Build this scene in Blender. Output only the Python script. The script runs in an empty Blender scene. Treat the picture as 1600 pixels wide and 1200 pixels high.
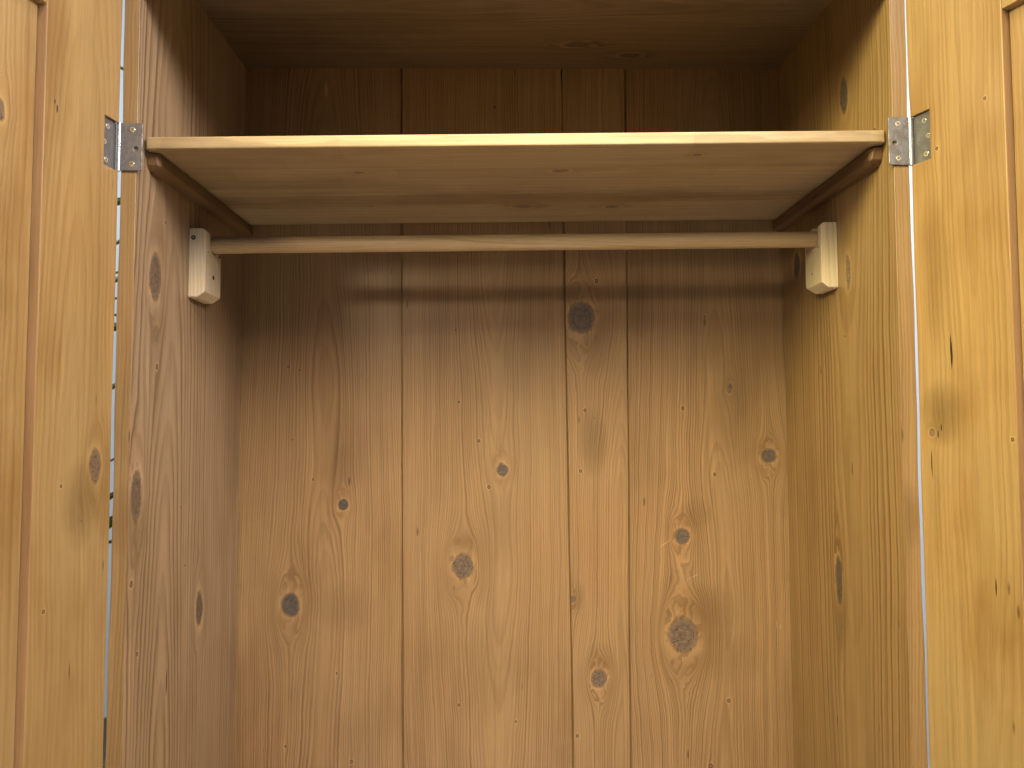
import bpy, bmesh, math, random
from mathutils import Vector, Matrix
R = math.radians
random.seed(7)
sc = bpy.context.scene
C = sc.collection
H = 1.40                                   # eye height of the photographer above the floor

# ------------------------------------------------------------------ camera, world, lamps, exposure
cam_d = bpy.data.cameras.new('camera'); cam = bpy.data.objects.new('camera', cam_d); C.objects.link(cam)
cam_d.sensor_fit = 'HORIZONTAL'; cam_d.sensor_width = 36.0; cam_d.lens = 36.0 * 1204.0 / 1600.0
cam_d.clip_start = 0.02; cam_d.clip_end = 50
PITCH, YAW, ROLL = 0.0537, 0.0081, -0.0022
fw = Vector((math.sin(YAW) * math.cos(PITCH), math.cos(YAW) * math.cos(PITCH), math.sin(PITCH)))
rt = Vector((math.cos(YAW), -math.sin(YAW), 0)); up = rt.cross(fw)
r2 = rt * math.cos(ROLL) + up * math.sin(ROLL); u2 = up * math.cos(ROLL) - rt * math.sin(ROLL)
cam.matrix_world = Matrix(((r2.x, u2.x, -fw.x, 0), (r2.y, u2.y, -fw.y, 0), (r2.z, u2.z, -fw.z, H), (0, 0, 0, 1)))
sc.camera = cam

world = bpy.data.worlds.new('World'); sc.world = world; world.use_nodes = True
bg = world.node_tree.nodes['Background']
bg.inputs['Color'].default_value = (0.42, 0.62, 1.0, 1); bg.inputs['Strength'].default_value = 0.19

def lamp(name, kind, loc, aim, power, col, size, spread=180):
    d = bpy.data.lights.new(name, kind); d.energy = power; d.color = col
    if kind == 'AREA':
        d.shape = 'DISK' if not isinstance(size, tuple) else 'RECTANGLE'
        if isinstance(size, tuple): d.size, d.size_y = size
        else: d.size = size
        d.spread = R(spread)
    else: d.shadow_soft_size = size
    o = bpy.data.objects.new(name, d); C.objects.link(o)
    o.location = Vector(loc) + Vector((0, 0, H))
    o.rotation_euler = (Vector(aim) - Vector(loc)).to_track_quat('-Z', 'Y').to_euler()
    return o
lamp('ceiling_lamp_middle', 'AREA', (0.05, 0.08, 1.14), (0.05, 1.25, -0.50), 8.3, (1.0, 0.88, 0.69), 0.75, 70)
lamp('ceiling_lamp_one', 'AREA', (-1.0, 0.0, 1.12), (0.6, 1.0, 0.2), 16.0, (1.0, 0.90, 0.41), (0.7, 0.6), 105)
lamp('ceiling_lamp_two', 'AREA', (1.10, 0.10, 1.14), (-0.5, 1.0, 0.2), 15.5, (1.0, 0.93, 0.96), (0.9, 0.6), 115)
lamp('ceiling_lamp_far', 'AREA', (-1.45, -2.0, 0.99), (0.1, 1.2, 0.0), 2.8, (1.0, 0.84, 0.60), 0.26, 60)
lamp('floor_bounce_fill', 'AREA', (0.0, -0.05, 1.05), (0.0, 0.0, -1.4), 18, (1.0, 0.96, 0.92), 0.25, 42)  # added fill: lights the floor so its bounce brightens the shelf underside
lamp('wall_fill_left', 'AREA', (-1.7, 1.0, 1.0), (-1.0, 2.1, 0), 13, (0.82, 0.93, 1.0), 0.4)  # unseen fill, added to brighten the wall behind the left slit
lamp('wall_fill_right', 'AREA', (1.75, 1.0, 1.0), (1.1, 2.1, 0), 27, (0.94, 0.95, 1.0), 0.4)  # second added fill, for the wall behind the right slit

sc.view_settings.view_transform = 'Standard'; sc.view_settings.look = 'None'
sc.cycles.max_bounces = 7; sc.cycles.diffuse_bounces = 1; sc.cycles.glossy_bounces = 3
sc.view_settings.exposure = -0.13; sc.view_settings.gamma = 1.0

# ------------------------------------------------------------------ node helpers
class NT:
    def __init__(s, name):
        s.mat = bpy.data.materials.new(name); s.mat.use_nodes = True
        s.t = s.mat.node_tree; s.t.nodes.clear()
    def n(s, typ, **kw):
        nd = s.t.nodes.new(typ)
        for k, v in kw.items(): setattr(nd, k, v)
        return nd
    def put(s, sock, v):
        if v is None: return
        if hasattr(v, 'links'): s.t.links.new(v, sock)
        else: sock.default_value = v
    def m(s, op, a, b=None, c=None, clamp=False):
        nd = s.n('ShaderNodeMath', operation=op, use_clamp=clamp)
        for i, v in enumerate((a, b, c)): s.put(nd.inputs[i], v)
        return nd.outputs[0]
    def xyz(s, x=0.0, y=0.0, z=0.0):
        nd = s.n('ShaderNodeCombineXYZ')
        for i, v in enumerate((x, y, z)): s.put(nd.inputs[i], v)
        return nd.outputs[0]
    def noise(s, vec, scale=1.0, detail=2.0, rough=0.5):
        nd = s.n('ShaderNodeTexNoise'); s.put(nd.inputs['Vector'], vec)
        nd.inputs['Scale'].default_value = scale; nd.inputs['Detail'].default_value = detail; nd.inputs['Roughness'].default_value = rough
        return nd.outputs[0]
    w = 0.0
    def uvnoise(s, u, v, su, sv, seed, detail=2.0, rough=0.5):
        return s.noise(s.xyz(s.m('MULTIPLY', u, su), s.m('MULTIPLY', v, sv), s.m('MULTIPLY_ADD', s.w, su, seed)), 1.0, detail, rough)
    def ramp(s, x, a, b, lo=0.0, hi=1.0, smooth=True):
        nd = s.n('ShaderNodeMapRange', interpolation_type='SMOOTHSTEP' if smooth else 'LINEAR')
        s.put(nd.inputs[0], x)
        for i, v in enumerate((a, b, lo, hi)): nd.inputs[i + 1].default_value = v
        return nd.outputs[0]
    def mix(s, f, a, b, mode='MIX'):
        nd = s.n('ShaderNodeMix', data_type='RGBA', blend_type=mode)
        s.put(nd.inputs['Factor'], f); 
        for k, v in ((6, a), (7, b)):
            if isinstance(v, tuple) and len(v) == 3: v = v + (1.0,)
            s.put(nd.inputs[k], v)
        return nd.outputs[2]
    def grey(s, v):
        nd = s.n('ShaderNodeCombineColor')
        for i in range(3): s.put(nd.inputs[i], v)
        return nd.outputs[0]
    def out(s, col, rough, bump=None, metal=0.0, spec=0.5, dist=0.0006, strength=0.5, coat=0.0):
        p = s.n('ShaderNodeBsdfPrincipled'); o = s.n('ShaderNodeOutputMaterial')
        s.put(p.inputs['Base Color'], col + (1.0,) if isinstance(col, tuple) else col)
        s.put(p.inputs['Roughness'], rough); s.put(p.inputs['Metallic'], metal)
        p.inputs['Specular IOR Level'].default_value = spec
        if coat: p.inputs['Coat Weight'].default_value = coat; p.inputs['Coat Roughness'].default_value = 0.35
        if bump is not None:
            b = s.n('ShaderNodeBump'); b.inputs['Strength'].default_value = strength; b.inputs['Distance'].default_value = dist
            s.put(b.inputs['Height'], bump); s.t.links.new(b.outputs[0], p.inputs['Normal'])
        s.t.links.new(p.outputs[0], o.inputs[0])
        return s.mat

PINE_E, PINE_L = (0.345, 0.210, 0.094), (0.158, 0.086, 0.037)
seedc = [0]
def wood(name, axes='XYZ', early=PINE_E, late=PINE_L, knots=(), pins=(), smudges=(), cracks=(), scratches=(), xc=0.0, depth=0.05, slope=0.02,
         freq=330.0, contrast=0.62, wob=0.012, wobv=1.6, streak=0.30, blotch=0.38, bcol=(0.70, 0.69, 0.63), flecks=0.25, rough=0.42, spec=0.45, finger=False, bump=0.45):
    """solid wood: growth rings of a log cut by the board, bent round its knots. axes names the across, through and along axes.
    knots: (across, along, radius, stretch, tone)  pins: (across, along, radius)  smudges: (across, along, r_across, r_along, strength)"""
    seedc[0] += 1; sd = 3.17 * seedc[0]
    N = NT(name)
    tc = N.n('ShaderNodeTexCoord'); sp = N.n('ShaderNodeSeparateXYZ'); N.t.links.new(tc.outputs['Object'], sp.inputs[0])
    u, w, v = (sp.outputs['XYZ'.index(a)] for a in axes)
    N.w = w
    # small wander so that no knot is a perfect ellipse
    j = N.uvnoise(u, v, 38.0, 26.0, sd + 1.3, 2.0)
    ju = N.m('MULTIPLY_ADD', N.m('SUBTRACT', j, 0.5), 0.011, u)
    j2 = N.uvnoise(u, v, 30.0, 34.0, sd + 9.1, 2.0)
    jv = N.m('MULTIPLY_ADD', N.m('SUBTRACT', j2, 0.5), 0.014, v)
    disp, qb, qp, tone = 0.0, 9.0, 9.0, 0.0
    for k in knots:
        ku, kv, r, st = k[:4]; tn = k[4] if len(k) > 4 else 0.5
        du = N.m('SUBTRACT', ju, ku); dv = N.m('MULTIPLY', N.m('SUBTRACT', jv, kv), 1.0 / st)
        du2 = N.m('MULTIPLY', du, du); dv2 = N.m('MULTIPLY', dv, dv)
        q = N.m('MULTIPLY', N.m('SQRT', N.m('ADD', du2, dv2)), 1.0 / r)
        far = N.m('MAXIMUM', N.m('MULTIPLY_ADD', dv2, 0.30, du2), r * r * 1.7)
        disp = N.m('ADD', disp, N.m('DIVIDE', N.m('MULTIPLY', du, r * r * 1.9), far))
        qb = N.m('MINIMUM', qb, q)
        tone = N.m('MAXIMUM', tone, N.m('MULTIPLY', N.m('LESS_THAN', q, 1.4), tn))
    for k in pins:
        ku, kv, r = k[:3]
        du = N.m('SUBTRACT', u, ku); dv = N.m('MULTIPLY', N.m('SUBTRACT', v, kv), 0.85)
        d2 = N.m('MULTIPLY_ADD', dv, dv, N.m('MULTIPLY', du, du))
        qp = N.m('MINIMUM', qp, N.m('MULTIPLY', N.m('SQRT', d2), 1.0 / r))
        rr = r * r * 4.0
        far = N.m('MAXIMUM', N.m('MULTIPLY_ADD', N.m('MULTIPLY', dv, dv), 0.25, N.m('MULTIPLY', du, du)), rr)
        disp = N.m('ADD', disp, N.m('DIVIDE', N.m('MULTIPLY', du, rr * 0.4), far))
    uu = N.m('SUBTRACT', u, disp)
    lo = N.uvnoise(u, v, 5.0, wobv, sd + 4.7, 2.0)
    uu = N.m('MULTIPLY_ADD', N.m('SUBTRACT', lo, 0.5), wob * 2.0, uu)
    mid = N.uvnoise(u, v, 30.0, 14.0, sd + 6.1, 3.0, 0.6)
    turb = N.ramp(qb, 1.2, 5.5, 0.013, 0.0055) if knots else 0.0055
    uu = N.m('MULTIPLY_ADD', N.m('SUBTRACT', mid, 0.5), turb, uu)
    # ring radius in the log
    dn = N.uvnoise(u, v, 2.2, 1.3, sd + 12.0, 2.0)
    dd = N.m('ADD', N.m('MULTIPLY_ADD', v, slope, depth), N.m('MULTIPLY_ADD', N.m('SUBTRACT', dn, 0.5), 0.055, w))
    ux = N.m('SUBTRACT', uu, xc)
    rad = N.m('SQRT', N.m('MULTIPLY_ADD', ux, ux, N.m('MULTIPLY', dd, dd)))
    t0 = N.m('MULTIPLY', rad, freq)
    t = N.m('MULTIPLY_ADD', N.noise(N.xyz(N.m('MULTIPLY', t0, 0.31), sd, 0.0), 1.0, 1.0), 2.6, t0)
    f = N.m('FRACT', t); idn = N.m('FLOOR', t)
    wn = N.n('ShaderNodeTexWhiteNoise', noise_dimensions='1D'); N.t.links.new(idn, wn.inputs['W'])
    amp = N.m('MULTIPLY_ADD', wn.outputs[0], 0.65, 0.45)
    ring = N.m('MULTIPLY', N.m('MULTIPLY', N.ramp(f, 0.25, 0.86), N.ramp(f, 0.90, 1.0, 1.0, 0.0)), amp)
    fib = N.uvnoise(uu, v, 620.0, 9.0, sd + 2.0, 2.0, 0.6)
    stk = N.uvnoise(uu, v, 120.0, 1.3, sd + 15.0, 4.0, 0.65)
    blo = N.uvnoise(u, v, 9.0, 3.2, sd + 21.0, 3.0, 0.6)
    lit = N.uvnoise(u, v, 4.0, 1.6, sd + 31.0, 3.0, 0.6)
    grad = N.m('DIVIDE', N.m('ABSOLUTE', ux), N.m('ADD', rad, 0.004))
    ring = N.m('MULTIPLY', ring, N.ramp(grad, 0.05, 0.65, 0.32, 1.0))
    ringc = N.m('MULTIPLY', ring, N.m('MULTIPLY', N.ramp(lit, 0.25, 0.7, 0.75, 1.5), contrast, clamp=True))
    col = N.mix(ringc, early, late)
    sv = N.m('MULTIPLY_ADD', N.m('SUBTRACT', stk, 0.5), streak * 2.0, 1.0)
    sv = N.m('MULTIPLY', sv, N.m('MULTIPLY_ADD', N.m('SUBTRACT', fib, 0.5), 0.42, 1.0))
    col = N.mix(1.0, col, N.grey(sv), 'MULTIPLY')
    bm_ = N.ramp(blo, 0.45, 0.72, 0.0, blotch * 1.5)
    col = N.mix(bm_, col, N.mix(1.0, col, bcol, 'MULTIPLY'))
    bm2 = N.ramp(lit, 0.30, 0.65, 0.0, blotch)
    col = N.mix(bm2, col, N.mix(1.0, col, (1.06, 0.93, 0.80), 'MULTIPLY'))
    if finger:                                                    # glued-up staves: each stave a shade of its own
        br = N.m('FLOOR', N.m('MULTIPLY', u, 22.0)); bv = N.m('FLOOR', N.m('ADD', N.m('MULTIPLY', v, 4.2), N.m('MULTIPLY', br, 0.37)))
        w2 = N.n('ShaderNodeTexWhiteNoise', noise_dimensions='2D'); N.t.links.new(N.xyz(br, bv), w2.inputs['Vector'])
        col = N.mix(1.0, col, N.grey(N.m('MULTIPLY_ADD', w2.outputs[0], 0.16, 0.90)), 'MULTIPLY')
    if flecks:                                                    # short dark resin flecks along the grain
        vo = N.n('ShaderNodeTexVoronoi'); N.t.links.new(N.xyz(N.m('MULTIPLY', u, 95.0), N.m('MULTIPLY', v, 22.0), N.m('MULTIPLY_ADD', w, 95.0, sd)), vo.inputs['Vector']); vo.inputs['Scale'].default_value = 1.0
        sx = N.n('ShaderNodeSeparateColor'); N.t.links.new(vo.outputs['Color'], sx.inputs[0])
        fl = N.m('MULTIPLY', N.m('LESS_THAN', sx.outputs[0], 0.045 * flecks), N.ramp(vo.outputs['Distance'], 0.08, 0.26, 1.0, 0.0))
        col = N.mix(N.m('MULTIPLY', fl, 0.75), col, (0.10, 0.045, 0.02))
    for s in smudges:
        a = N.m('MULTIPLY', N.m('SUBTRACT', ju, s[0]), 1.0 / s[2]); b = N.m('MULTIPLY', N.m('SUBTRACT', jv, s[1]), 1.0 / s[3])
        g = N.m('SUBTRACT', 1.0, N.m('MULTIPLY_ADD', a, a, N.m('MULTIPLY', b, b)), clamp=True)
        g = N.m('MULTIPLY', N.m('MULTIPLY', g, s[4]), N.ramp(stk, 0.3, 0.65, 0.5, 1.0))
        col = N.mix(g, col, N.mix(1.0, col, (0.40, 0.37, 0.30), 'MULTIPLY'))
    height = N.uvnoise(u, v, 420.0, 7.0, sd + 2.0, 1.0, 0.6)
    if knots:
        cr = N.n('ShaderNodeTexVoronoi', feature='DISTANCE_TO_EDGE'); N.t.links.new(N.xyz(N.m('MULTIPLY', ju, 60.0), N.m('MULTIPLY', jv, 95.0), sd), cr.inputs['Vector']); cr.inputs['Scale'].default_value = 1.0
        core = N.ramp(qb, 0.78, 1.04, 0.93, 0.0)
        kn = N.uvnoise(u, v, 190.0, 190.0, sd + 44.0, 3.0, 0.65)
        kr = N.m('SINE', N.m('MULTIPLY_ADD', qb, 15.0, N.m('MULTIPLY', kn, 5.0)))
        kcol = N.mix(tone, (0.22, 0.14, 0.08), (0.080, 0.070, 0.062))
        kv_ = N.m('MULTIPLY_ADD', kr, 0.13, N.m('MULTIPLY_ADD', kn, 1.1, 0.45))
        kcol = N.mix(1.0, kcol, N.grey(kv_), 'MULTIPLY')
        crm = N.m('MULTIPLY', N.ramp(cr.outputs['Distance'], 0.015, 0.06, 1.0, 0.0), N.ramp(kn, 0.46, 0.56))
        kcol = N.mix(N.m('MULTIPLY', crm, 0.9), kcol, (0.03, 0.018, 0.012))
        halo = N.m('MULTIPLY', N.ramp(qb, 1.0, 1.12), N.ramp(qb, 1.12, 1.5, 1.0, 0.0))
        col = N.mix(N.m('MULTIPLY', halo, 0.5), col, N.mix(1.0, col, (1.28, 1.26, 1.20), 'MULTIPLY'))
        warm = N.m('MULTIPLY', N.ramp(qb, 1.3, 1.8), N.ramp(qb, 1.8, 3.6, 1.0, 0.0))
        col = N.mix(N.m('MULTIPLY', warm, 0.26), col, N.mix(1.0, col, (0.72, 0.62, 0.50), 'MULTIPLY'))
        rim = N.m('MULTIPLY', N.ramp(qb, 0.80, 0.95), N.ramp(qb, 0.97, 1.08, 1.0, 0.0))
        col = N.mix(core, col, kcol)
        col = N.mix(N.m('MULTIPLY', rim, N.ramp(kn, 0.40, 0.65, 0.05, 0.6)), col, (0.10, 0.055, 0.028))
    if pins:
        ph = N.m('MULTIPLY', N.ramp(qp, 1.0, 1.15), N.ramp(qp, 1.2, 2.1, 1.0, 0.0))
        col = N.mix(N.m('MULTIPLY', ph, 0.55), col, N.mix(1.0, col, (1.38, 1.40, 1.40), 'MULTIPLY'))
        pr = N.m('MULTIPLY', N.ramp(qp, 0.20, 0.5), N.ramp(qp, 0.8, 1.1, 1.0, 0.0))
        col = N.mix(N.ramp(qp, 0.6, 1.0, 0.8, 0.0), col, (0.36, 0.20, 0.10))
        col = N.mix(N.m('MULTIPLY', pr, 0.85), col, (0.055, 0.03, 0.017))
    for s in cracks:                                              # (across, along, half width, half length): an open drying crack
        bend = N.m('MULTIPLY_ADD', N.m('SUBTRACT', mid, 0.5), 0.006, u)
        a = N.m('MULTIPLY', N.m('ABSOLUTE', N.m('SUBTRACT', bend, s[0])), 1.0 / s[2]); b = N.m('MULTIPLY', N.m('ABSOLUTE', N.m('SUBTRACT', v, s[1])), 1.0 / s[3])
        g = N.ramp(N.m('ADD', a, N.m('MULTIPLY', b, b)), 0.75, 1.05, 1.0, 0.0)
        col = N.mix(g, col, (0.05, 0.022, 0.012)); height = N.m('SUBTRACT', height, N.m('MULTIPLY', g, 2.0))
    for s in scratches:                                           # (u0, v0, u1, v1, half width): pale scuff
        du_, dv_ = s[2] - s[0], s[3] - s[1]; L_ = math.hypot(du_, dv_); cx, cz = du_ / L_, dv_ / L_
        a = N.m('MULTIPLY_ADD', u, cx, N.m('MULTIPLY_ADD', v, cz, -(s[0] + s[2]) / 2 * cx - (s[1] + s[3]) / 2 * cz))
        b = N.m('MULTIPLY_ADD', u, -cz, N.m('MULTIPLY_ADD', v, cx, (s[0] + s[2]) / 2 * cz - (s[1] + s[3]) / 2 * cx))
        a = N.m('MULTIPLY', a, 2 / L_); b = N.m('MULTIPLY', N.m('ABSOLUTE', b), 1 / s[4])
        g = N.ramp(N.m('ADD', b, N.m('MULTIPLY', a, a)), 0.5, 1.1, 0.75, 0.0)
        col = N.mix(N.m('MULTIPLY', g, N.ramp(stk, 0.3, 0.6, 0.5, 1.0)), col, N.mix(1.0, col, (1.7, 1.75, 1.8), 'MULTIPLY'))
    rg = N.m('MULTIPLY_ADD', N.m('SUBTRACT', blo, 0.5), 0.22, N.m('MULTIPLY_ADD', ring, -0.06, rough))
    return N.out(col, rg, height, spec=spec, strength=bump)

# ------------------------------------------------------------------ mesh helpers
def link(name, bm, mat, parent=None, origin=(0, 0, 0), smooth=False, rot=None):
    me = bpy.data.meshes.new(name)
    bmesh.ops.recalc_face_normals(bm, faces=bm.faces[:])
    bm.to_mesh(me); bm.free()
    if smooth:
        for p in me.polygons: p.use_smooth = True
    o = bpy.data.objects.new(name, me); C.objects.link(o)
    if mat: me.materials.append(mat)
    o.location = origin
    if rot: o.rotation_euler = rot
    if parent: o.parent = parent
    return o
def empty(name, loc, parent=None, rz=0.0):
    o = bpy.data.objects.new(name, None); C.objects.link(o); o.empty_display_size = 0.05
    o.location = loc; o.rotation_euler = (0, 0, rz)
    if parent: o.parent = parent
    return o
def tag(o, label=None, cat=None, group=None, kind=None):
    for k, v in (('label', label), ('category', cat), ('group', group), ('kind', kind)):
        if v: o[k] = v
    return o
def prism(bm, pts, p0, p1, axis):
    """sweep a polygon (2-D points in the other two axes, in order) along axis from p0 to p1; pts may be a pair for the two ends"""
    a, b = (pts if isinstance(pts[0][0], (tuple, list)) else (pts, pts))
    def P(q, t):
        c = list(q); c.insert('XYZ'.index(axis), t); return bm.verts.new(c)
    A = [P(q, p0) for q in a]; B = [P(q, p1) for q in b]
    n = len(A)
    bm.faces.new(A); bm.faces.new(B[::-1])
    for i in range(n): bm.faces.new((A[i], A[(i + 1) % n], B[(i + 1) % n], B[i]))
def box(bm, x0, x1, y0, y1, z0, z1): prism(bm, [(x0, y0), (x1, y0), (x1, y1), (x0, y1)], z0, z1, 'Z')
def bevel(bm, w, seg=2, angle=25):
    bm.normal_update(); bmesh.ops.recalc_face_normals(bm, faces=bm.faces[:])
    ed = [e for e in bm.edges if len(e.link_faces) == 2 and e.calc_face_angle(0) > R(angle)]
    bmesh.ops.bevel(bm, geom=ed, offset=w, segments=seg, profile=0.5, affect='EDGES', clamp_overlap=True)
def tube(bm, a, b, r0, r1=None, n=24, caps=True):
    r1 = r0 if r1 is None else r1
    a, b = Vector(a), Vector(b); d = (b - a).normalized()
    s = d.orthogonal().normalized(); t = d.cross(s)
    A = [bm.verts.new(a + (s * math.cos(k * math.tau / n) + t * math.sin(k * math.tau / n)) * r0) for k in range(n)]
    B = [bm.verts.new(b + (s * math.cos(k * math.tau / n) + t * math.sin(k * math.tau / n)) * r1) for k in range(n)]
    for k in range(n): bm.faces.new((A[k], A[(k + 1) % n], B[(k + 1) % n], B[k]))
    if caps: bm.faces.new(A[::-1]); bm.faces.new(B)

# interior box of the wardrobe, relative to the eye: x -0.4851..0.5149, front y 1.0, back y 1.412, ceiling z 0.6688
XL, XR, YF, YB, ZC = -0.4851, 0.5149, 1.0, 1.412, 0.6688
ZB = -1.24                                                        # top of the wardrobe's bottom board
BASE = Vector((0.015, 1.2, 0.0))
wardrobe = empty('wardrobe', BASE)
tag(wardrobe, 'open antique pine wardrobe with plank back and both doors swung wide', 'wardrobe')
def part(name, bm, mat, org, parent=wardrobe, **kw):
    """bm is in coordinates relative to org; org is relative to the eye"""
    o = Vector(org) + Vector((0, 0, H))
    p = parent.location if parent is wardrobe else Vector()
    return link(name, bm, mat, parent, o - p, **kw)

# ------------------------------------------------------------------ back boards
def kn(lst, ox, oz): return [(a - ox, b - oz) + tuple(r) for a, b, *r in lst]
seam = [(XL - 0.016, XL - 0.016), (-0.1950, -0.1852), (0.1052, 0.1190), (0.2256, 0.2228), (XR + 0.016, XR + 0.016)]   # x at the top, at the bottom
back_specs = [
 dict(knots=[(-0.2971, -0.1425, 0.0092, 1.05, 1.0), (-0.3887, -0.3222, 0.0172, 1.3, 0.95)],
      pins=[(-0.351, -0.0972, .0022), (-0.3979, 0.1083, .0026), (-0.3891, -0.0251, .0018), (-0.3046, -0.4438, .002), (-0.3946, -0.5713, .0024), (-0.2768, -0.5987, .003), (-.3775, .1020, .002)],
      smudges=[(-0.30, -0.05, 0.05, 0.10, 0.35), (-.29, -.33, .06, .05, .3), ],
      scratches=[(-.336, .645, -.334, .61, .004), (-.3185, .648, -.319, .636, .0015)], xc=-0.335, depth=0.052, slope=0.03, freq=310, contrast=.68),
 dict(knots=[(-0.0075, -0.0796, 0.0102, 1.1, 0.75), (-0.0785, -0.2537, 0.0200, 1.15, 0.55)],
      pins=[(-0.0495, -0.0283, .0028), (-0.0859, 0.0431, .0022), (-0.092, 0.1763, .0022), (-0.0851, -0.5012, .0027), (0.017, -0.5309, .0022), (-0.0197, 0.5951, .003), (-.031, -.112, .003)],
      smudges=[(-0.02, -0.19, 0.05, 0.09, 0.3), (-.07, .02, .03, .12, .2), (-.075, -.215, .02, .03, .4)], xc=-0.02, depth=0.045, slope=-0.025, freq=320, contrast=.62),
 dict(knots=[(0.1393, 0.1974, 0.0250, 1.15, 0.65), (0.167, -0.4551, 0.0142, 1.1, 0.5), (0.1205, -0.314, 0.0062, 1.1, 0.5)],
      pins=[(0.1682, 0.2665, .0035), (0.1451, 0.0274, .0028), (0.1362, -0.0835, .0028), (0.1271, -0.5562, .003), (.163, .013, .0015)],
      smudges=[(0.165, 0.15, 0.03, 0.07, 0.4), (.16, -.03, .03, .07, .55), (.17, -.42, .03, .03, .3), (.125, -.31, .02, .035, .4)], xc=0.20, depth=0.030, slope=0.02, freq=320, contrast=.58),
 dict(knots=[(0.3206, -0.201, 0.0128, 1.1, 0.7), (0.4811, -0.0576, 0.0142, 1.0, 0.75), (0.3192, -0.3798, 0.0270, 1.15, 0.42), (0.4128, 0.0669, 0.0055, 1.4, 0.3)],
      pins=[(0.325, 0.0306, .0032), (0.3819, -0.09, .003), (0.4007, -0.4958, .0032), (0.3665, -0.6102, .0038), (.3765, -.117, .0012), (.368, .2, .002)],
      smudges=[(0.245, 0.23, 0.025, 0.09, 0.5), (0.345, -0.165, 0.035, 0.035, 0.45), (0.365, -0.34, 0.06, 0.06, 0.5), (.42, .02, .05, .12, .45), (.385, .14, .02, .05, .3), (.4, -.42, .07, .05, .3)],
      scratches=[(.2778, -.2225, .3030, -.2060, .0014), (.3245, -.2830, .3525, -.2680, .0013), (.4905, -.371, .4900, -.3515, .0011), (.4968, -.37, .4965, -.359, .0008)], xc=0.385, depth=0.05, slope=0.022, freq=340, contrast=.72),
]
zt, zb = ZC + 0.02, ZB - 0.02
for i, sp_ in enumerate(back_specs):
    (a0, a1), (b0, b1) = seam[i], seam[i + 1]
    ox = (a0 + b0) / 2
    for k in ('knots', 'pins', 'smudges'): sp_[k] = kn(sp_[k], ox, 0.0)
    sp_['scratches'] = [(a - ox, b, c - ox, d, w_) for a, b, c, d, w_ in sp_.get('scratches', [])]
    sp_['xc'] -= ox
    mat = wood('back_board_pine_%d' % i, 'XYZ', **sp_)
    g, t, lip = 0.0009, 0.016, 0.008
    zmid = -0.6124; e = (zt - zb) / (0.6688 - zmid)                # carry the seams' slant on down
    def sect(l, r, last, first):
        pts = [(l + g, 0), (r - g, 0)]
        pts += [(r - g, 0.007)] + ([(r + lip, 0.0072), (r + lip, t)] if not last else [(r - g, t)])
        pts += [(l + lip + 0.001, t), (l + lip + 0.001, 0.0078), (l + g, 0.0078)] if not first else [(l + g, t)]
        return [(x - ox, y) for x, y in pts]
    f_, l_ = i == 0, i == 3
    bt = (a0 + (a1 - a0) * e, b0 + (b1 - b0) * e)
    bm = bmesh.new(); prev = None; NZ = 40                       # hand-planed edges: the joint wanders by a hair
    for k in range(NZ + 1):
        f = k / NZ; jl, jr = (0.0005 * math.sin(5.1 * i + 9.0 * f) + 0.0004 * math.sin(31 * f + i), 0.0005 * math.sin(3.3 * i + 11.0 * f) + 0.0004 * math.sin(27 * f + 2 * i))
        q = sect(bt[0] + (a0 - bt[0]) * f + jl, bt[1] + (b0 - bt[1]) * f + jr, l_, f_)
        q = [q[0], q[1]] + q[2:]
        c = 0.0013                                                # eased arrises at the face
        q = [(q[0][0], c), (q[0][0] + c, 0.0), (q[1][0] - c, 0.0), (q[1][0], c)] + q[2:]
        cur = [bm.verts.new((x, y, zb + (zt - zb) * f)) for x, y in q]
        if prev:
            for j in range(len(cur)): bm.faces.new((prev[j], prev[(j + 1) % len(cur)], cur[(j + 1) % len(cur)], cur[j]))
        else: bm.faces.new(cur[::-1])
        prev = cur
    bm.faces.new(prev)
    part('back_board', bm, mat, (ox, YB + (0.0, 0.0012, 0.0004, 0.0009)[i], 0))

# ------------------------------------------------------------------ side boards (grain upright); local x through, y across, z along
def side(x_in, sgn, thick, specs, wav):
    mat = wood('side_pine_' + ('a' if sgn < 0 else 'b'), 'YXZ', **specs)
    bm = bmesh.new(); zs = [ZB - 0.1 + k * (ZC + 0.12 - ZB) / 60 for k in range(61)]
    rings = []
    for z in zs:
        wv = wav(z)
        x0, x1 = 0.0, sgn * (thick + wv)
        c = 0.0005
        pts = [(x0, YB - YF + 0.016), (x0, c), (x0 + sgn * c, 0), (x1 - sgn * c, 0), (x1, c), (x1, YB - YF + 0.016)]
        rings.append([bm.verts.new((x, y, z)) for x, y in pts])
    n = 6
    for A, B in zip(rings, rings[1:]):
        for k in range(n): bm.faces.new((A[k], A[(k + 1) % n], B[(k + 1) % n], B[k]))
    bm.faces.new(rings[0][::-1]); bm.faces.new(rings[-1])
    o = part('side_panel', bm, mat, (x_in, YF, 0))
    o.data.materials.append(M_front)                              # the planed front edge has a separate honey pine tone
    for p in o.data.polygons:
        if p.normal.y < -0.6: p.material_index = 1
    return o
M_front = wood('front_edge_pine', 'XYZ', early=(0.325, 0.205, 0.088), late=(0.22, 0.125, 0.048), xc=0.05, depth=0.03, freq=240, contrast=.5, blotch=.4, streak=.3, flecks=.8, smudges=[(0.0, -.12, .03, .05, .5)])
wl = lambda z: 0.0007 * math.sin(z * 13) + 0.0004 * math.sin(z * 41 + 1)
def loc_side(lst): return [(y - YF, z) + tuple(r) for y, z, *r in lst]
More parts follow.
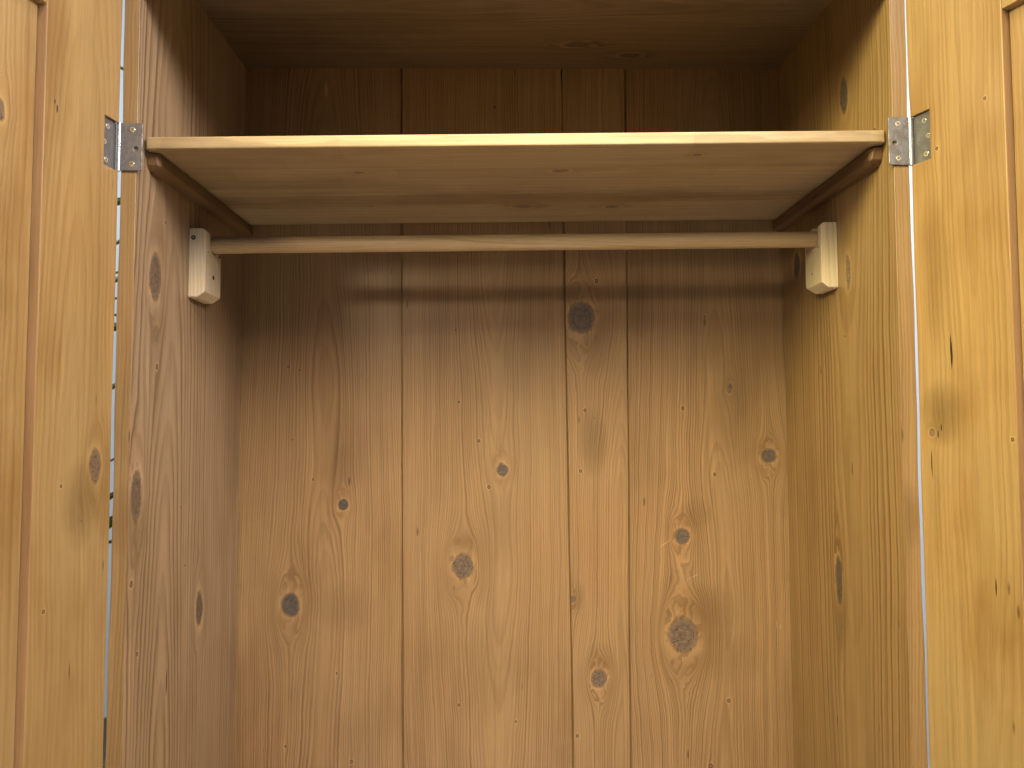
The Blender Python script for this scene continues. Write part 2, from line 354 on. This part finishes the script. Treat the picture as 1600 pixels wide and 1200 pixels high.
side(XL, -1, 0.0203, dict(
    knots=loc_side([(1.0623, 0.2072, 0.0175, 1.9, 0.4), (1.0217, -0.0914, 0.0150, 2.2, 0.5), (1.2384, -0.2869, 0.0135, 2.0, 0.6)]),
    pins=loc_side([(1.0725, 0.0826, .0035), (1.0135, -0.2042, .004), (1.0338, -0.2989, .0028), (1.09, .29, .0025), (1.16, -.12, .002), (1.18, -.21, .002)]),
    smudges=loc_side([(1.03, -0.13, 0.02, 0.05, 0.4), (1.25, -.20, .02, .12, .25), (1.0, .12, .02, .2, .15)]), cracks=loc_side([(1.125, -.365, .0016, .02)]),
    xc=0.105, depth=0.060, slope=0.045, freq=125, contrast=.8, early=(0.395, 0.275, 0.160), late=(0.185, 0.115, 0.06)), wl)
side(XR, 1, 0.0206, dict(
    knots=loc_side([(1.1435, 0.4995, 0.0130, 2.3, 0.7), (1.2021, -0.2387, 0.0120, 3.0, 0.85), (1.3449, 0.2809, 0.015, 1.5, 0.85), (1.1435, .23, .008, 3.2, .1)]),
    pins=loc_side([(1.16, .134, .002), (1.05, .41, .003), (1.33, -.42, .002)]),
    smudges=loc_side([(1.20, -0.29, 0.03, 0.08, 0.55), (1.16, -.1, .012, .12, .3), (1.14, .55, .03, .07, .3), (1.30, -.1, .03, .3, .25)]), cracks=loc_side([(1.147, -.066, .0015, .012), (1.22, -.46, .0012, .012)]),
    xc=0.15, depth=0.075, slope=-0.03, freq=130, contrast=.75, early=(0.365, 0.232, 0.099), late=(0.175, 0.10, 0.04)), wl)

# top board, front header, bottom board, plinth
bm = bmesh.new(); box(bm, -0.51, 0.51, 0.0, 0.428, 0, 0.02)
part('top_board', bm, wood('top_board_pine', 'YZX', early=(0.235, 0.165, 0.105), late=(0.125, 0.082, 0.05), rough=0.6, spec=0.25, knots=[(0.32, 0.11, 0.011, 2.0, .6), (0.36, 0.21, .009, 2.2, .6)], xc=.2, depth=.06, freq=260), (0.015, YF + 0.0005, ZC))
bm = bmesh.new(); box(bm, -0.4995, 0.4995, 0.0, 0.021, 0, 0.0875); bevel(bm, 0.0012)
part('header_rail', bm, wood('header_pine', 'ZYX', xc=.05, depth=.05), (0.0149, YF - 0.0005, 0.581))
bm = bmesh.new(); box(bm, -0.4993, 0.4993, 0.0, 0.41, -0.02, 0)
part('bottom_board', bm, wood('bottom_board_pine', 'YZX', xc=.2, depth=.06), (0.0149, YF + 0.001, ZB))
bm = bmesh.new(); box(bm, -0.4993, 0.4993, 0, 0.02, -0.139, -0.0005); bevel(bm, 0.0015)
part('plinth', bm, wood('plinth_pine', 'ZYX', xc=.05, depth=.05), (0.0149, YF + 0.004, ZB - 0.02))

# ------------------------------------------------------------------ shelf supports (stained battens) and the rail blocks with their screws
stain_e, stain_l = (0.19, 0.108, 0.046), (0.085, 0.042, 0.018)
def support(x_wall, sgn, z_top, y0):
    bm = bmesh.new(); L = YB - y0 - 0.001; hgt = 0.0215
    prof = [(0.0, 0.0), (L, 0.0), (L, -hgt), (0.012, -hgt), (0.003, -hgt + 0.006)]
    prism(bm, prof, 0.0, sgn * 0.0175, 'X')
    # arris knocked off along the lower inner edge and the front inner corner
    for co, no in (((sgn * 0.0175, 0, -hgt + 0.006), (sgn * 1.0, 0, -1.0)), ((sgn * 0.0125, 0, 0), (sgn * 1.0, -0.7, 0))):
        bmesh.ops.bisect_plane(bm, geom=bm.verts[:] + bm.edges[:] + bm.faces[:], plane_co=co, plane_no=no, clear_outer=True)
        bmesh.ops.holes_fill(bm, edges=[e for e in bm.edges if e.is_boundary])
    bevel(bm, 0.0011)
    return part('shelf_support', bm, wood('support_stained_' + ('a' if sgn > 0 else 'b'), 'ZXY', early=stain_e, late=stain_l, xc=0.0, depth=0.03, freq=420, flecks=1.2, contrast=.8, rough=.36,
                cracks=[(-0.012, 0.19, 0.0012, 0.02)] if sgn < 0 else []), (x_wall, y0, z_top))
support(XL + 0.0003, 1, 0.3682, 1.026)
support(XR - 0.0003, -1, 0.3772, 1.026)

def metal(name, c0, c1, rough, scale=90.0, metallic=0.9):
    N = NT(name); tc = N.n('ShaderNodeTexCoord')
    a = N.noise(tc.outputs['Object'], scale, 4.0, 0.62); b = N.noise(tc.outputs['Object'], scale * 4.3, 3.0, 0.6)
    f = N.m('ADD', N.ramp(a, 0.40, 0.62), N.m('MULTIPLY', N.m('SUBTRACT', b, 0.5), 0.7), clamp=True)
    return N.out(N.mix(f, c0, c1), N.m('MULTIPLY_ADD', f, -0.15, rough), b, metal=N.m('MULTIPLY_ADD', f, 0.25, metallic - 0.25), dist=0.0003, strength=0.4)
M_leaf = metal('aged_steel', (0.20, 0.175, 0.165), (0.29, 0.29, 0.285), 0.55, 70.0, 0.7)
M_leaf2 = metal('dull_steel', (0.15, 0.135, 0.125), (0.20, 0.19, 0.185), 0.55, 70.0, 0.6)
M_knuckle = metal('worn_nickel', (0.46, 0.46, 0.45), (0.68, 0.68, 0.67), 0.38, 160.0, 1.0)
M_brass = metal('zinc_yellow', (0.62, 0.55, 0.36), (0.80, 0.76, 0.58), 0.36, 240.0, 0.95)
M_black = metal('black_screw_steel', (0.03, 0.028, 0.027), (0.07, 0.065, 0.06), 0.38, 240.0, 0.8)

def screw_bm(r, depth_=0.0012):
    """countersunk cross-head screw, face towards -Y, centre at the origin"""
    bm = bmesh.new(); n = 24
    ring = [bm.verts.new((r * math.cos(k * math.tau / n), 0.0002, r * math.sin(k * math.tau / n))) for k in range(n)]
    ring2 = [bm.verts.new((r * .86 * math.cos(k * math.tau / n), -0.0004, r * .86 * math.sin(k * math.tau / n))) for k in range(n)]
    back = [bm.verts.new((r * .55 * math.cos(k * math.tau / n), r * .8, r * .55 * math.sin(k * math.tau / n))) for k in range(n)]
    for A, B in ((ring2, ring), (ring, back)):
        for k in range(n): bm.faces.new((A[k], A[(k + 1) % n], B[(k + 1) % n], B[k]))
    bm.faces.new(back)
    a, b = r * 0.15, r * 0.58
    pl = [(a, a), (a, b), (-a, b), (-a, a), (-b, a), (-b, -a), (-a, -a), (-a, -b), (a, -b), (a, -a), (b, -a), (b, a)]
    cs, sn = math.cos(0.5), math.sin(0.5)
    pl = [(x * cs - z * sn, x * sn + z * cs) for x, z in pl]
    T = [bm.verts.new((x, -0.0004, z)) for x, z in pl]; D = [bm.verts.new((x * .8, depth_, z * .8)) for x, z in pl]
    eds = []
    for L_ in (ring2, T):
        for k in range(len(L_)):
            e = bm.edges.get((L_[k], L_[(k + 1) % len(L_)])) or bm.edges.new((L_[k], L_[(k + 1) % len(L_)]))
            eds.append(e)
    bmesh.ops.triangle_fill(bm, edges=eds, use_beauty=True)
    for k in range(12): bm.faces.new((T[k], T[(k + 1) % 12], D[(k + 1) % 12], D[k]))
    bm.faces.new(D)
    return bm
def screw_mesh(name, r, mat):
    bm = screw_bm(r); bmesh.ops.recalc_face_normals(bm, faces=bm.faces[:])
    me = bpy.data.meshes.new(name); bm.to_mesh(me); bm.free(); me.materials.append(mat); return me
SCREW_B = screw_mesh('screw', 0.0037, M_brass); SCREW_K = screw_mesh('screw', 0.0036, M_black); SCREW_P = screw_mesh('screw', 0.0030, M_brass)
def screw(me, loc, rot, parent):
    o = bpy.data.objects.new('screw', me); C.objects.link(o); o.parent = parent; o.location = loc; o.rotation_euler = rot
    return o

new_e, new_l = (0.72, 0.59, 0.39), (0.53, 0.40, 0.23)
def block(x_wall, sgn, y0, z0, z1, yr, zr, rr, name):
    """cup block for the rail: an upright piece with a slot open at the top, screwed to the side"""
    bm = bmesh.new(); W, y1 = 0.0255, 0.064
    prof = [(0, z0), (y1, z0), (y1, z1)]
    prof += [(yr + rr - y0, z1)] + [(yr - y0 + rr * math.cos(k * math.pi / 12), zr - rr * math.sin(k * math.pi / 12)) for k in range(13)] + [(yr - rr - y0, z1)]
    prof += [(0, z1)]
    zm = (z0 + z1) / 2
    prism(bm, [(y, z - zm) for y, z in prof], 0.0, sgn * W, 'X')
    h0, h1 = z0 - zm, z1 - zm
    cuts = [((sgn * W, 0, h0 + 0.009), (sgn * .75, 0, -1)), ((sgn * W, 0, h1 - 0.0045), (sgn * 1, 0, 1)), ((0, 0.0, h0 + 0.002), (0, -1, -1))]
    if sgn < 0: cuts.append(((0, y1, h0 + 0.014), (0, 1, -0.55)))
    for co, no in cuts:
        bmesh.ops.bisect_plane(bm, geom=bm.verts[:] + bm.edges[:] + bm.faces[:], plane_co=co, plane_no=no, clear_outer=True)
        bmesh.ops.holes_fill(bm, edges=[e for e in bm.edges if e.is_boundary])
    bevel(bm, 0.0008)
    o = part('rail_block', bm, wood(name, 'YXZ', early=new_e, late=new_l, xc=0.02, depth=0.02, freq=190, contrast=.5, blotch=.18, streak=.18, flecks=.2, rough=.5), (x_wall, y0, zm))
    return o, W, zm
bl, W, zm = block(XL, 1, 1.172, 0.1965, 0.3035, 1.205, 0.2838, 0.0139, 'block_pine_a')
screw(SCREW_K, (0.0065, -0.0002, 0.289 - zm), (0, 0, 0), bl)
for y, z in ((0.0095, 0.270), (0.057, 0.272), (0.033, 0.233)): screw(SCREW_P if y < .02 else SCREW_K, (W + 0.0002, y, z - zm), (0, 0, R(90)), bl)
br, W, zm = block(XR, -1, 1.178, 0.2115, 0.3145, 1.205, 0.2937, 0.0139, 'block_pine_b')
for y, z in ((0.0105, 0.279), (0.0565, 0.281), (0.035, 0.241)): screw(SCREW_P, (-W - 0.0002, y, z - zm), (0, 0, R(-90)), br)

# ------------------------------------------------------------------ hinges
def plate(w, h, t, hole=None, n=20):
    """plate in the XZ plane, x 0..w, z -h/2..h/2, face at y=0 towards -Y, thickness t behind; one open countersunk hole"""
    bm = bmesh.new(); c = 0.0012
    out = [(0, -h / 2), (w - c, -h / 2), (w, -h / 2 + c), (w, h / 2 - c), (w - c, h / 2), (0, h / 2)]
    loops = []
    for y, rr in ((0.0, 1.35), (t, 1.0)):
        O = [bm.verts.new((x, y, z)) for x, z in out]; lp = [O]
        if hole: lp.append([bm.verts.new((hole[0] + hole[2] * rr * math.cos(k * math.tau / n), y, hole[1] + hole[2] * rr * math.sin(k * math.tau / n))) for k in range(n)])
        eds = []
        for L_ in lp:
            for k in range(len(L_)): eds.append(bm.edges.new((L_[k], L_[(k + 1) % len(L_)])))
        bmesh.ops.triangle_fill(bm, edges=eds, use_beauty=True); loops.append(lp)
    for A, B in zip(*loops):
        for k in range(len(A)): bm.faces.new((A[k], A[(k + 1) % len(A)], B[(k + 1) % len(A)], B[k]))
    return bm
def hinge(px, sgn, zc, h, door_ang, w_frame, w_door):
    """sgn -1: door on the left. The pin stands at (px, YF); the frame leaf runs inwards, the door leaf along the open door."""
    e = empty('hinge', Vector((px, YF, zc + H)) - BASE, wardrobe)
    tag(e, 'worn steel butt hinge with brass screws and one empty hole')
    bm = plate(w_frame, h, 0.0019, (w_frame * 0.72, -0.003, 0.0026))
    if sgn > 0: bmesh.ops.scale(bm, vec=(-1, 1, 1), verts=bm.verts[:])
    bevel(bm, 0.0003, 1, 60)
    link('leaf', bm, M_leaf, e, (-sgn * 0.0012, -0.0028, 0))
    for z in (0.0235, -0.0235): screw(SCREW_B, (-sgn * (w_frame * 0.56 + 0.0012), -0.0031, z * h / 0.065), (0, random.random() * 3, 0), e)
    bm = plate(w_door, h, 0.0019); bevel(bm, 0.0003, 1, 60)
    # door frame of axes: u along the open door (towards the room), face towards the inside
    du = Vector((sgn * math.sin(door_ang), -math.cos(door_ang), 0)); nin = Vector((-sgn * math.cos(door_ang), -math.sin(door_ang), 0))
    def dm(u, d, z): return du * u + nin * d + Vector((0, 0, z))
    mw = Matrix((du, -nin, Vector((0, 0, 1)))).transposed()
    bmesh.ops.transform(bm, matrix=mw.to_4x4(), verts=bm.verts[:])
    link('leaf', bm, M_leaf2, e, dm(0.0012, -0.0038, 0))
    rz = math.atan2(nin.y, nin.x) + math.pi / 2
    for u, z in ((w_door * .62, 0.022), (w_door * .80, 0.0), (w_door * .68, -0.0235)):
        screw(SCREW_B, dm(u + 0.001, -0.0037, z * h / 0.065), (0, 0, rz), e)
    n = 5
    for k in range(n):
        z0 = -h / 2 + k * h / n + 0.0001; z1 = z0 + h / n - 0.0002
        bm = bmesh.new(); tube(bm, (0, 0, z0), (0, 0, z1), 0.0029, n=36); ko = link('knuckle', bm, M_knuckle, e, (0, -0.0016, 0))
    bm = bmesh.new(); tube(bm, (0, -0.0016, -h / 2 - 0.0012), (0, -0.0016, h / 2 + 0.0008), 0.0019, n=14)
    link('pin', bm, M_knuckle, e, smooth=True)
    return e
AL, AR = R(9), R(20)
PXL, PXR = -0.5080, 0.5373
hinge(PXL, -1, 0.3665, 0.0635, AL, 0.0300, 0.0280)
hinge(PXR, 1, 0.3750, 0.0640, AR, 0.0285, 0.0295)

# ------------------------------------------------------------------ doors: frame and panel, in the door's own axes (u from the hinge, d into the thickness, z)
def stile(u0, u1, z0, z1, notch, edge, T=0.022):  # material 1: the unwaxed inner edge
    """upright of the door; face towards the inside at d=0; the hinge housing is cut into it"""
    zs = sorted(set([z0 + k * (z1 - z0) / 40 for k in range(41)] + (list(notch[1:3]) if notch else [])))
    us = [u0] + ([notch[0]] if notch else []) + [u1]
    bm = bmesh.new()
    def dep(i, k):
        if not notch: return 0.0
        return notch[3] if (i == 0 and zs[k] >= notch[1] - 1e-6 and zs[k + 1] <= notch[2] + 1e-6) else 0.0
    def U(i, z): return us[i] + (edge(z) if i == 0 else 0.0) if i == 0 else us[i]
    for i in range(len(us) - 1):
        for k in range(len(zs) - 1):
            d = dep(i, k)
            q = [(U(i, zs[k]), d, zs[k]), (U(i + 1, zs[k]), d, zs[k]), (U(i + 1, zs[k + 1]), d, zs[k + 1]), (U(i, zs[k + 1]), d, zs[k + 1])]
            bm.faces.new([bm.verts.new(c) for c in q])
            if i == 0:
                bm.faces.new([bm.verts.new(c) for c in ((q[0][0], d, zs[k]), (q[3][0], d, zs[k + 1]), (q[3][0], T, zs[k + 1]), (q[0][0], T, zs[k]))])
            if i == 0 and notch and d > 0:
                bm.faces.new([bm.verts.new(c) for c in ((us[1], 0, zs[k]), (us[1], 0, zs[k + 1]), (us[1], d, zs[k + 1]), (us[1], d, zs[k]))])
                for kk, zz in ((k - 1, zs[k]), (k + 1, zs[k + 1])):
                    if dep(0, kk) == 0:
                        bm.faces.new([bm.verts.new(c) for c in ((U(0, zz), 0, zz), (us[1], 0, zz), (us[1], d, zz), (U(0, zz), d, zz))])
            if i == len(us) - 2:
                bm.faces.new([bm.verts.new(c) for c in ((u1, 0, zs[k]), (u1, T, zs[k]), (u1, T, zs[k + 1]), (u1, 0, zs[k + 1]))])
    e0 = edge(zs[0])
    for za, zb_ in zip(zs, zs[1:]):
        bm.faces.new([bm.verts.new(c) for c in ((u0 + edge(za), T, za), (u0 + edge(zb_), T, zb_), (u1, T, zb_), (u1, T, za))])
    for zz in (zs[0], zs[-1]):
        bm.faces.new([bm.verts.new(c) for c in ((u0 + edge(zz), 0, zz), (u1, 0, zz), (u1, T, zz), (u0 + edge(zz), T, zz))])
    bmesh.ops.remove_doubles(bm, verts=bm.verts[:], dist=1e-5)
    bm.normal_update()
    ed = [e for e in bm.edges if len(e.link_faces) == 2 and all(abs(v.co.y) < 1e-6 for v in e.verts)
          and all(v.co.x > u1 - 1e-5 for v in e.verts)]
    bmesh.ops.bevel(bm, geom=ed, offset=0.0012, segments=2, profile=0.5, affect='EDGES')
    return bm
def door(px, sgn, ang, width, stile_w, stile_taper, z_rail, notch, mats, edge, label):
    e = empty('door', Vector((px, YF, H)) - BASE, wardrobe)
    du = Vector((sgn * math.sin(ang), -math.cos(ang), 0)); nout = Vector((sgn * math.cos(ang), math.sin(ang), 0))
    M = Matrix((du, nout, Vector((0, 0, 1)))).transposed()      # local x=u, y=d (out of the inside face), z
    flip = M.determinant() < 0
    e.rotation_euler = Matrix((du, Vector((0, 0, 1)).cross(du), Vector((0, 0, 1)))).transposed().to_euler()
    s = -1.0 if flip else 1.0                                      # mirrored door: d runs along -y
    def put(name, bm, mat, org, **kw):
        if flip: bmesh.ops.scale(bm, vec=(1, -1, 1), verts=bm.verts[:])
        return link(name, bm, mat, e, (org[0], s * org[1], org[2]), **kw)
    z0, z1 = ZB + 0.002, 0.632
    o = put('stile', stile(0.0015, stile_w, z0, z1, notch, edge), mats[0], (0, 0, 0))
    o.data.materials.append(M_inner)
    for p in o.data.polygons:
        if abs(p.normal.x) > 0.9 and p.center.x > stile_w - 0.002: p.material_index = 1
    put('stile', stile(width - 0.11, width, z0, z1, None, lambda z: 0.0), mats[1], (0, 0, 0))
    for a, b in ((z_rail, z1 - 0.0005), (z0 + 0.0005, z0 + 0.14)):
        bm = bmesh.new(); box(bm, stile_w + 0.0002, width - 0.1102, 0.0006, 0.0214, a, b); bevel(bm, 0.0012)
        put('rail', bm, mats[2], (0, 0, 0))
    bm = bmesh.new(); ua, ub = stile_w, width - 0.11
    prism(bm, [(ua - .001, .0065), (ua + .0013, .0065), (ua + .0013, 0.0006), (ua + .0019, 0), (ub - .0015, 0), (ub - .0015, .0065), (ub + .001, .0065), (ub + .001, .0085), (ua - .001, .0085)], z0 + 0.13, z_rail + 0.008, 'Z')
    put('panel', bm, mats[3], (0, 0.0112, 0))
    return e
M_inner = wood('door_inner_edge', 'YXZ', early=(0.42, 0.25, 0.12), late=(0.30, 0.165, 0.075), xc=0.02, depth=.04, freq=200, contrast=.5)
DE, DL = (0.395, 0.262, 0.105), (0.28, 0.165, 0.058)
mk = dict(early=DE, late=DL, contrast=.42, freq=150, blotch=.62, bcol=(0.74, 0.64, 0.50), streak=.18, rough=.40)
ml = [wood('door_stile_pine_a', 'XYZ', knots=[(0.0301, -0.0486, 0.0105, 2.0, 0.35)], pins=[(.088, -.07, .002), (.052, -.115, .0016), (.11, -.21, .0022)],
           smudges=[(0.055, -0.095, 0.034, 0.06, 0.65), (.03, .1, .02, .3, .2)], cracks=[(0.112, .372, .0012, .006), (.116, .379, .0011, .004), (.066, -.29, .0008, .012)], xc=0.07, depth=0.03, slope=.03, **mk),
      wood('door_stile_pine_b', 'XYZ', xc=0.45, depth=0.03, **mk), wood('door_rail_pine_a', 'ZYX', xc=0.55, depth=0.04, **mk),
      wood('door_panel_pine_a', 'XYZ', knots=[(0.1850, 0.3434, 0.0085, 1.6, 0.15)], xc=0.26, depth=0.05, **mk)]
mr = [wood('door_stile_pine_c', 'XYZ', knots=[(0.0190, -0.0105, 0.0048, 1.0, 0.1)], pins=[(.04, .352, .0022), (.108, .39, .002), (.127, -.0175, .0022)],
           smudges=[(0.035, 0.015, 0.034, 0.045, 0.75), (.03, .2, .022, .12, .45), (.022, -.1, .012, .1, .3)], cracks=[(0.0505, 0.0905, 0.0017, 0.024), (.029, -.012, .001, .006), (.034, -.004, .001, .005), (.018, -.05, .0009, .02), (.1, -.19, .001, .012)], xc=0.085, depth=0.028, slope=-.02, **mk),
      wood('door_stile_pine_d', 'XYZ', xc=0.45, depth=0.03, **mk), wood('door_rail_pine_b', 'ZYX', xc=0.55, depth=0.04, **mk),
      wood('door_panel_pine_b', 'XYZ', xc=0.28, depth=0.05, **mk)]
el = lambda z: 0.0006 * math.sin(z * 17 + 1)
er = lambda z: 0.0005 * math.sin(z * 21) - (0.0012 if z > 0.42 else 0.0)
door(PXL, -1, AL, 0.50, 0.1320, 0.0, 0.488, (0.0297, 0.3340, 0.3990, 0.0060), ml, el, None)
door(PXR, 1, AR, 0.50, 0.1325, 0.0, 0.487, (0.0312, 0.3422, 0.4078, 0.0060), mr, er, None)

# ------------------------------------------------------------------ shelf and rail: loose, so things of their own
bm = bmesh.new(); box(bm, -0.4958, 0.4958, 0.0, 0.390, 0.0, 0.0168)
ed = [e for e in bm.edges if all(v.co.y < 1e-6 for v in e.verts) or (abs(e.verts[0].co.x - e.verts[1].co.x) < 1e-6 and all(v.co.y < 1e-6 for v in e.verts))]
bmesh.ops.bevel(bm, geom=ed, offset=0.0024, segments=3, profile=0.5, affect='EDGES')
shelf = link('shelf', bm, wood('shelf_new_pine', 'YZX', early=(0.45, 0.335, 0.185), late=(0.32, 0.22, 0.11), finger=True, contrast=1.0, freq=190, flecks=.5, streak=.30, blotch=.45, rough=.46, bump=.3,
    knots=[(0.104, -0.2303, 0.0045, 1.9, .3), (0.104, 0.0667, 0.0085, 1.6, 0.0), (0.288, 0.0141, 0.011, 1.4, .15), (0.296, 0.1689, 0.008, 1.5, .35), (0.043, 0.2532, .004, 2.0, .4)],
    pins=[(0.277, -.2434, .003)], smudges=[(.10, .10, .012, .06, .3), (.285, .02, .02, .05, .3)], xc=0.2, depth=0.05, slope=.04), None, (0.0158, 1.0143, 0.37475 + H), rot=(0, R(-0.60), 0))
tag(shelf, 'plain pale pine shelf board resting on two dark stained battens', 'shelf')
bm = bmesh.new(); tube(bm, (-0.488, 0, 0), (0.488, 0, 0), 0.0127, n=48); bevel(bm, 0.0012, 2, 60)
rail = link('clothes_rail', bm, wood('rail_pale_wood', 'YZX', early=(0.54, 0.385, 0.205), late=(0.37, 0.245, 0.115), xc=0.01, depth=0.03, slope=.03, freq=420, contrast=.5, flecks=.3, streak=.2, blotch=.2, rough=.42, bump=.3),
            None, (0.0150, 1.205, 0.28875 + H), smooth=False, rot=(0, R(-0.58), 0))
for p in rail.data.polygons: p.use_smooth = len(p.vertices) == 4
tag(rail, 'round pale wooden hanging rail laid in two cup blocks', 'clothes rail')

# ------------------------------------------------------------------ room: floor, wall behind, and the plant seen through the slit by the left door
N = NT('wall_paint'); tc = N.n('ShaderNodeTexCoord'); a = N.noise(tc.outputs['Object'], 140.0, 4.0, 0.6)
M_wall = N.out(N.mix(N.ramp(a, .3, .7), (0.74, 0.80, 0.83), (0.78, 0.84, 0.87)), 0.75, a, dist=0.0006, strength=0.3)
bm = bmesh.new(); box(bm, -3, 3, 0, 0.1, 0.0, 2.7)
tag(link('wall', bm, M_wall, None, (0, 2.15, 0)), kind='structure')
fm = wood('floor_boards', 'XZY', early=(0.68, 0.63, 0.56), late=(0.55, 0.50, 0.43), xc=0, depth=.08, freq=220)
bm = bmesh.new(); box(bm, -3, 3, -3, 3, -0.05, 0.0)
tag(link('floor', bm, fm, None, (0, -0.85, -0.0005)), kind='structure')

plant = empty('potted_plant', (-0.90, 1.80, 0))
tag(plant, 'slender dark green leaves showing through the slit beside the left door', 'plant')
N = NT('leaf_green'); tc = N.n('ShaderNodeTexCoord'); a = N.noise(tc.outputs['Object'], 30.0, 3.0)
M_leafg = N.out(N.mix(a, (0.02, 0.045, 0.015), (0.05, 0.085, 0.025)), 0.4)
N = NT('cane'); tc = N.n('ShaderNodeTexCoord'); a = N.noise(tc.outputs['Object'], 60.0, 3.0)
M_cane = N.out(N.mix(a, (0.10, 0.11, 0.04), (0.16, 0.14, 0.07)), 0.5)
N = NT('glazed_pot'); tc = N.n('ShaderNodeTexCoord'); a = N.noise(tc.outputs['Object'], 22.0, 4.0)
M_pot = N.out(N.mix(a, (0.10, 0.095, 0.06), (0.17, 0.15, 0.10)), 0.3)
bm = bmesh.new(); prof = [(0.0, 0.0), (0.10, 0.0), (0.115, 0.02), (0.145, 0.62), (0.155, 0.66), (0.155, 0.69), (0.14, 0.69), (0.135, 0.64), (0.0, 0.64)]
rg = [[bm.verts.new((r * math.cos(k * math.tau / 32), r * math.sin(k * math.tau / 32), z)) for k in range(32)] if r > 0 else None for r, z in prof]
for A, B in zip(rg, rg[1:]):
    if A and B:
        for k in range(32): bm.faces.new((A[k], A[(k + 1) % 32], B[(k + 1) % 32], B[k]))
bm.faces.new(rg[1][::-1]); bm.faces.new(rg[-2])
link('pot', bm, M_pot, plant, smooth=True)
random.seed(21)
for sidx, (sx, sy, hh) in enumerate(((-0.09, 0.03, 1.25), (0.10, -0.02, 1.0), (-0.12, -0.06, 0.85))):
    bm = bmesh.new(); tube(bm, (sx * .4, sy * .4, 0.62), (sx, sy, 0.64 + hh), 0.006, 0.003, n=8)
    link('stem', bm, M_cane, plant, smooth=True)
def blade(bm, base, d, L, w, droop):
    d = Vector(d).normalized(); s = d.cross(Vector((0, 1, 0.15))).normalized(); prev = None
    for k in range(7):
        t = k / 6; p = Vector(base) + d * L * t + Vector((0, 0, -droop * t * t)); ww = w * math.sin(math.pi * min(1, 0.12 + 0.88 * t)) * 0.5
        cur = (bm.verts.new(p - s * ww), bm.verts.new(p + Vector((0, -ww * .35, 0))), bm.verts.new(p + s * ww))
        if prev: bm.faces.new((prev[0], prev[1], cur[1], cur[0])); bm.faces.new((prev[1], prev[2], cur[2], cur[1]))
        prev = cur
# heights (relative to the eye) where a leaf of a stem crosses the slit, its slope and width
for z, rise, w in ((0.845, -0.5, .008), (0.54, 0.25, .019), (0.445, 0.55, .010), (0.365, .25, .006), (0.345, .55, .014), (0.31, .3, .006), (0.265, .05, .006), (0.235, .1, .021), (0.10, .5, .013),
                   (-0.075, .6, .006), (-0.16, .6, .018), (-0.215, .65, .028), (-.265, .2, .008)):
    bm = bmesh.new(); L = 0.20
    d = Vector((1, 0.1, rise)).normalized()
    blade(bm, Vector((0, 0, 0)), d, L, w, 0.0)
    link('leaf', bm, M_leafg, plant, Vector((-0.105, random.uniform(-.03, .03), z + H)) - d * 0.02 - Vector((0, 0, 0.10 * d.z / d.x)))
